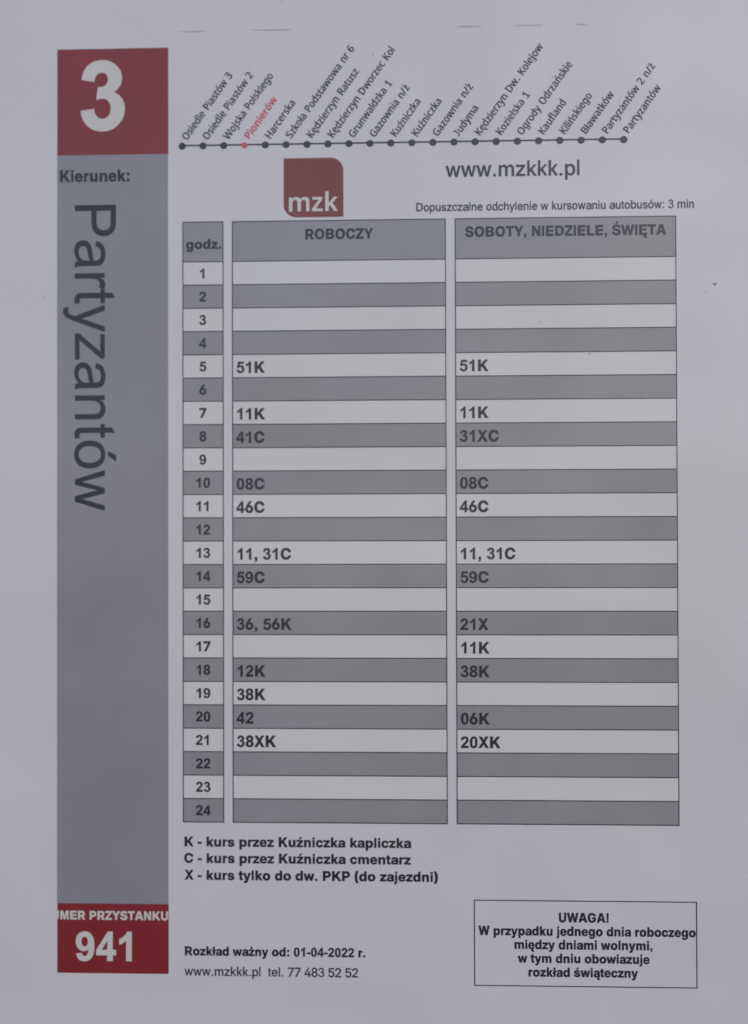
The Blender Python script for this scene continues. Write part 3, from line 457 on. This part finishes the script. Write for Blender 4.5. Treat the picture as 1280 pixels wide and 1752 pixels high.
def lettering(name, style, text, place, lift, mat, parent, clip=None, label=None):
    """place(x, y) turns em coordinates into sheet units."""
    letters, lo, hi = layout(style, text)
    bm = bmesh.new()
    for k, (pts, tris) in enumerate(letters):
        vs = [bm.verts.new(P(*place(x, y), lift + 0.0012 * (k % 2))) for x, y in pts]
        for t in tris:
            bm.faces.new([vs[i] for i in t])
    if clip:
        for x, sgn in clip:
            bmesh.ops.bisect_plane(bm, geom=bm.verts[:] + bm.edges[:] + bm.faces[:], plane_co=P(x, 0), plane_no=(sgn, 0, 0), clear_outer=True)
    face_up(bm)
    me = bpy.data.meshes.new(name)
    bm.to_mesh(me)
    bm.free()
    return link(name, me, mat, parent, label)

def line(name, spec, lift, mat, parent, label=None, clip=None, lead=''):
    """spec: text, style, left ink edge, right ink edge, baseline, capital height (sheet units)."""
    text, style, x0, x1, base, cap = spec
    _, lo, hi = layout(style, text)
    sx, sy = (x1 - x0) / (hi - lo), cap / (520.0 if style == 'logo' else 716.0)
    off = 0.0
    if lead:                        # letters in front of the fitted text
        off = sum(glyph(style, c)[0] for c in lead)
    return lettering(name, style, lead + text, lambda x, y: (x0 + (x - off - lo) * sx, base - y * sy), lift, mat, parent, clip, label)

# sheet layout (sheet units)
LINES = {
    'numeral': ('3', 'bold', 134.4, 212.4, 211.3, 119.0),
    'caption': ('Kierunek:', 'bold', 98.3, 220.2, 302.2, 20.4),
    'logo': ('mzk', 'logo', 498.1, 583.0, 358.7, 23.3),
    'web': ('www.mzkkk.pl', 'regular', 768.3, 996.9, 302.5, 26.2),
    'tolerance': ('Dopuszczalne odchylenie w kursowaniu autobusów: 3 min', 'regular', 717.9, 1190.6, 361.2, 14.4),
    'godz': ('godz.', 'bold', 319.1, 380.2, 421.7, 16.7),
    'roboczy': ('ROBOCZY', 'bold', 526.1, 643.7, 407.2, 17.8),
    'soboty': ('SOBOTY, NIEDZIELE, ŚWIĘTA', 'bold', 801.5, 1143.5, 406.4, 17.7),
    'legend': [('K - kurs przez Kuźniczka kapliczka', 'bold', 315.7, 705.5, 1452.4, 16.6), ('C - kurs przez Kuźniczka cmentarz', 'bold', 315.1, 704.9, 1480.6, 16.6), ('X - kurs tylko do dw. PKP (do zajezdni)', 'bold', 315.4, 751.2, 1509.6, 16.5)],
    'valid': ('Rozkład ważny od: 01-04-2022 r.', 'bold', 316.0, 626.5, 1639.3, 15.3),
    'contact': ('www.mzkkk.pl  tel. 77 483 52 52', 'regular', 315.5, 614.4, 1673.8, 15.5),
    'notice': [('UWAGA!', 'bold', 956.4, 1040.3, 1576.1, 16.0), ('W przypadku jednego dnia roboczego', 'bold', 819.6, 1186.5, 1599.0, 15.7), ('między dniami wolnymi,', 'bold', 881.0, 1113.8, 1622.0, 15.7), ('w tym dniu obowiazuje', 'bold', 886.4, 1108.8, 1645.1, 15.6), ('rozkład świąteczny', 'bold', 904.6, 1089.5, 1668.5, 15.6)],
    'stopno': ('941', 'bold', 126.3, 224.0, 1650.3, 49.3),
    'przystanku': ('MER PRZYSTANKU', 'bold', 99.4, 286.8, 1579.9, 14.8),
    'direction': ('Partyzantów', 'display', 343.0, 874.5, 125.0, 71.2),
}

NUMBER_PANEL = (93.5, 70.5, 288.4, 255.7)
STOP_PANEL = (94.0, 1552.3, 287.9, 1672.0)
DIRECTION_BAND = (93.5, 254.9, 287.7, 1552.5)
LOGO_PANEL = (489.0, 266.5, 592.3, 368.9)
NOTICE_BOX = (813.1, 1540.2, 1188.1, 1684.7)
ROUTE = (312.6, 1072.4, 242.7)
COLUMNS = [(313.6, 375.7, 383.5, 1411.2), (399.9, 374.8, 767.5, 1411.2), (784.4, 374.7, 1159.5, 1410.7)]
TABLE_TOP, HEADER_BOTTOM, TABLE_BOTTOM = 375.0, 444.1, 1410.6

# ------------------------------------------------------------------ the wall behind
bm = bmesh.new()
bmesh.ops.create_cube(bm, size=1.0, matrix=Matrix.Translation((0, 0.0267, SHEET_Z)) @ Matrix.Diagonal((1.6, 0.05, 2.4, 1)))
me = bpy.data.meshes.new('wall')
bm.to_mesh(me)
bm.free()
wall = link('wall', me, 'wall', None)
wall['kind'] = 'structure'

# ------------------------------------------------------------------ the timetable sheet
sheet = bpy.data.objects.new('timetable_sheet', None)
sc.collection.objects.link(sheet)
sheet.empty_display_size = 0.05
sheet.location = (0, 0, SHEET_Z)
sheet['label'] = 'printed white bus timetable sheet with red number panel, grey side band and hour table'
sheet['category'] = 'timetable'

bm = bmesh.new()                    # the A4 page, 1.2 mm of paper and laminate with rounded pouch corners
outline = []
X0, X1, Y0, Y1, R = -61.0, 1353.0, -115.0, 1885.0, 26.0
for cx, cy, a0 in ((X1 - R, Y0 + R, -90), (X1 - R, Y1 - R, 0), (X0 + R, Y1 - R, 90), (X0 + R, Y0 + R, 180)):
    for k in range(7):
        a = math.radians(a0 + 15 * k)
        outline.append((cx + R * math.cos(a), cy + R * math.sin(a)))
front = [bm.verts.new(P(x, y, 0.0)) for x, y in outline]
back = [bm.verts.new(P(x, y, -1.2)) for x, y in outline]
bm.faces.new(front)
bm.faces.new(back[::-1])
for i in range(len(front)):
    j = (i + 1) % len(front)
    bm.faces.new((front[i], front[j], back[j], back[i]))
bmesh.ops.recalc_face_normals(bm, faces=bm.faces[:])
me = bpy.data.meshes.new('page')
bm.to_mesh(me)
bm.free()
link('page', me, 'paper', sheet)

LP, LR, LT = 0.04, 0.06, 0.08       # lift in mm: printed areas, rules, lettering

# the line number
pn = patch('line_number_panel', rect(*NUMBER_PANEL), LP, 'red', sheet, 'dark red square with a large white 3')
line('numeral', LINES['numeral'], LT, 'white_print', pn)

# the direction band
x0, y0, x1, y1 = DIRECTION_BAND
band = patch('direction_band', rect(x0, NUMBER_PANEL[3], x1, STOP_PANEL[1]), LP, 'band_grey', sheet, 'tall grey band reading Partyzantów downwards')
line('caption', LINES['caption'], LT, 'ink', band)
text, style, ya, yb, base, cap = LINES['direction']
_, lo, hi = layout(style, text)
sx, sy = (yb - ya) / (hi - lo), cap / 716.0
lettering('direction_name', style, text, lambda x, y: (base + y * sy, ya + (x - lo) * sx), LT, 'ink', band)

# the stop number
sp = patch('stop_number_panel', rect(*STOP_PANEL), LP, 'red', sheet, 'dark red panel with the white stop number 941')
line('caption', LINES['przystanku'], LT, 'white_print', sp, lead='NU', clip=((STOP_PANEL[0], -1), (STOP_PANEL[2], 1)))
line('stop_number', LINES['stopno'], LT, 'white_print', sp)

# the route with its stops
ra, rb, ry = ROUTE
names = ['Osiedle Piastów 3', 'Osiedle Piastów 2', 'Wojska Polskiego', 'Pionierów', 'Harcerska', 'Szkoła Podstawowa nr 6', 'Kędzierzyn Ratusz', 'Kędzierzyn Dworzec Kol', 'Grunwaldzka 1', 'Gazownia n/ż', 'Kuźniczka', 'Kuźniczka', 'Gazownia n/ż', 'Judyma', 'Kędzierzyn Dw. Kolejow', 'Kozielska 1', 'Ogrody Odrzańskie', 'Kaufland', 'Kilińskiego', 'Bławatków', 'Partyzantów 2 n/ż', 'Partyzantów']
route = bars('route_line', [(ra, ry - 2.4, rb, ry + 0.4)], LP, 'ink_soft', sheet, 'thin dark line joining the stop markers')
ANG = math.radians(54.4)
for i, nm in enumerate(names):
    x = ra + (rb - ra) * i / (len(names) - 1)
    here = nm == 'Pionierów'
    rr = 5.4 if here else 6.3
    disc('stop_marker', x, ry, rr, rr * 0.96, LR, 'bright_red' if here else 'ink_soft', route, label='bright red stop marker' if here else None)
    em = 17.9 / 1000.0
    ox, oy = x + 8.2, ry - 9.0
    lettering('stop_name', 'slimbold' if here else 'slim', nm,
              lambda px, py: (ox + em * (px * math.cos(ANG) - py * math.sin(ANG)), oy - em * (px * math.sin(ANG) + py * math.cos(ANG))),
              LT, 'bright_red' if here else 'ink_soft', route, label='bold bright red stop name' if here else None)

# the operator's logo: two square corners, two round ones
x0, y0, x1, y1 = LOGO_PANEL
R = 22.0
pts = [(x0, y0)]
pts += [(x1 - R + R * math.sin(a), y0 + R - R * math.cos(a)) for a in (math.radians(9 * k) for k in range(11))]
pts += [(x1, y1)]
pts += [(x0 + R - R * math.sin(a), y1 - R + R * math.cos(a)) for a in (math.radians(9 * k) for k in range(11))]
lg = patch('logo_panel', pts, LP, 'logo_red', sheet, 'dark red logo with two rounded corners')
line('logo_lettering', LINES['logo'], LT, 'white_print', lg)

line('web_address', LINES['web'], LT, 'ink_soft', sheet)
line('tolerance_note', LINES['tolerance'], LT, 'ink_soft', sheet)

# the table
TIMES = {
    'weekday_cell': {5: '51K', 7: '11K', 8: '41C', 10: '08C', 11: '46C', 13: '11, 31C', 14: '59C', 16: '36, 56K', 18: '12K', 19: '38K', 20: '42', 21: '38XK'},
    'weekend_cell': {5: '51K', 7: '11K', 8: '31XC', 10: '08C', 11: '46C', 13: '11, 31C', 14: '59C', 16: '21X', 17: '11K', 18: '38K', 20: '06K', 21: '20XK'},
}
PITCH = (TABLE_BOTTOM - HEADER_BOTTOM) / 24
HW = 0.85                           # half the width of a rule
for (x0, _, x1, _), kind, head in zip(COLUMNS, ('hour_cell', 'weekday_cell', 'weekend_cell'), ('godz', 'roboczy', 'soboty')):
    hc = patch('header_cell', rect(x0, TABLE_TOP, x1, HEADER_BOTTOM), LP, 'head_grey', sheet)
    line('cell_lettering', LINES[head], LT, 'ink', hc)
    rules = [(x0 - HW, TABLE_TOP - HW, x1 + HW, TABLE_TOP + HW)]
    rules += [(x0 - HW, TABLE_TOP + HW, x0 + HW, TABLE_BOTTOM + HW), (x1 - HW, TABLE_TOP + HW, x1 + HW, TABLE_BOTTOM + HW)]
    for h in range(1, 25):
        y0 = HEADER_BOTTOM + PITCH * (h - 1)
        y1 = y0 + PITCH
        rules.append((x0 + HW, y0 - HW, x1 - HW, y0 + HW))
        cell = patch(kind, rect(x0, y0, x1, y1), LP, 'cell_white' if h % 2 else 'cell_grey', sheet)
        if kind == 'hour_cell':
            s = str(h)
            em = 23.9 / 1000
            w = sum(glyph('bold', c)[0] for c in s) * em
            ox = (x0 + x1) / 2 - w / 2 - 0.4
            lettering('cell_lettering', 'bold', s, lambda x, y: (ox + x * em, y1 - 11.6 - y * em), LT, 'ink', cell)
        elif h in TIMES[kind]:
            em = 27.3 / 1000
            lettering('cell_lettering', 'bold', TIMES[kind][h], lambda x, y: (x0 + 5.9 + x * em, y1 - 8.4 - y * em), LT, 'ink', cell)
    rules.append((x0 + HW, TABLE_BOTTOM - HW, x1 - HW, TABLE_BOTTOM + HW))
    bars('column_rules', rules, LR, 'rule', sheet)

# the notes under the table
for spec in LINES['legend']:
    line('legend_line', spec, LT, 'ink', sheet)
line('validity_note', LINES['valid'], LT, 'ink', sheet)
line('contact_line', LINES['contact'], LT, 'ink_soft', sheet)
x0, y0, x1, y1 = NOTICE_BOX
nb = bars('notice_frame', [(x0 - HW, y0 - HW, x1 + HW, y0 + HW), (x0 - HW, y1 - HW, x1 + HW, y1 + HW),
                           (x0 - HW, y0 + HW, x0 + HW, y1 - HW), (x1 - HW, y0 + HW, x1 + HW, y1 - HW)], LR, 'rule', sheet, 'thin black frame round the notice')
for spec in LINES['notice']:
    line('notice_line', spec, LT, 'ink', nb)

# wear: faint scuffs along the top of the film and a few pin-point specks in the print
for (ax, ay), (bx, by), w in [((308.7, 43.3), (355.7, 43.2), 2.2), ((433.1, 43.2), (504.2, 43.0), 2.6), ((782.7, 43.8), (832.8, 43.0), 2.4), ((886.9, 43.4), (937.8, 43.7), 2.6), ((990.6, 43.7), (1012.5, 43.7), 2.2)]:
    patch('scuff_mark', [(ax, ay), (ax + 6, ay - w * 0.4), ((ax + bx) / 2, (ay + by) / 2 - w * 0.5), (bx - 8, by - w * 0.4), (bx, by), (bx - 8, by + w * 0.3), ((ax + bx) / 2, (ay + by) / 2 + w * 0.4)],
          LR, 'scuff', sheet)
for (x, y), r in [((486.0, -5.1), 1.3), ((928.6, 554.4), 1.1), ((1210.0, 504.7), 1.2), ((70.8, 503.1), 1.6), ((644.2, 89.7), 1.3), ((1012.8, 609.2), 2.6), ((1234.0, 1746.7), 1.6), ((951.4, 132.6), 1.2)]:
    disc('ink_speck', x, y, r, r * 0.8, LT + 0.02, 'scuff' if r > 2 else 'speck', sheet, n=9, wobble=0.2)

# ------------------------------------------------------------------ a fleck of dirt stuck to the film
fx, fy = (1224.4, 491.9)
bm = bmesh.new()
prof = [(-5.0, -1.2), (-2.4, -2.2), (0.4, -1.6), (1.4, -0.4), (2.6, -2.2), (4.0, -3.0), (4.2, -1.4), (2.4, 1.2), (1.0, 2.8), (-0.8, 2.2), (0.0, 1.0), (-2.4, 0.0)]
low = [bm.verts.new(P(fx + x, fy + y, 0.001)) for x, y in prof]
top = bm.verts.new(P(fx + 0.8, fy + 0.3, 0.2))
for i in range(len(low)):
    bm.faces.new((low[i], low[(i + 1) % len(low)], top))
bm.faces.new(low)
bmesh.ops.recalc_face_normals(bm, faces=bm.faces[:])
me = bpy.data.meshes.new('dirt_fleck')
bm.to_mesh(me)
bm.free()
fleck = link('dirt_fleck', me, 'dirt', None, 'tiny dark dirt fleck on the blank right margin beside the table')
fleck.location = (0, 0, SHEET_Z)
fleck['category'] = 'dirt fleck'
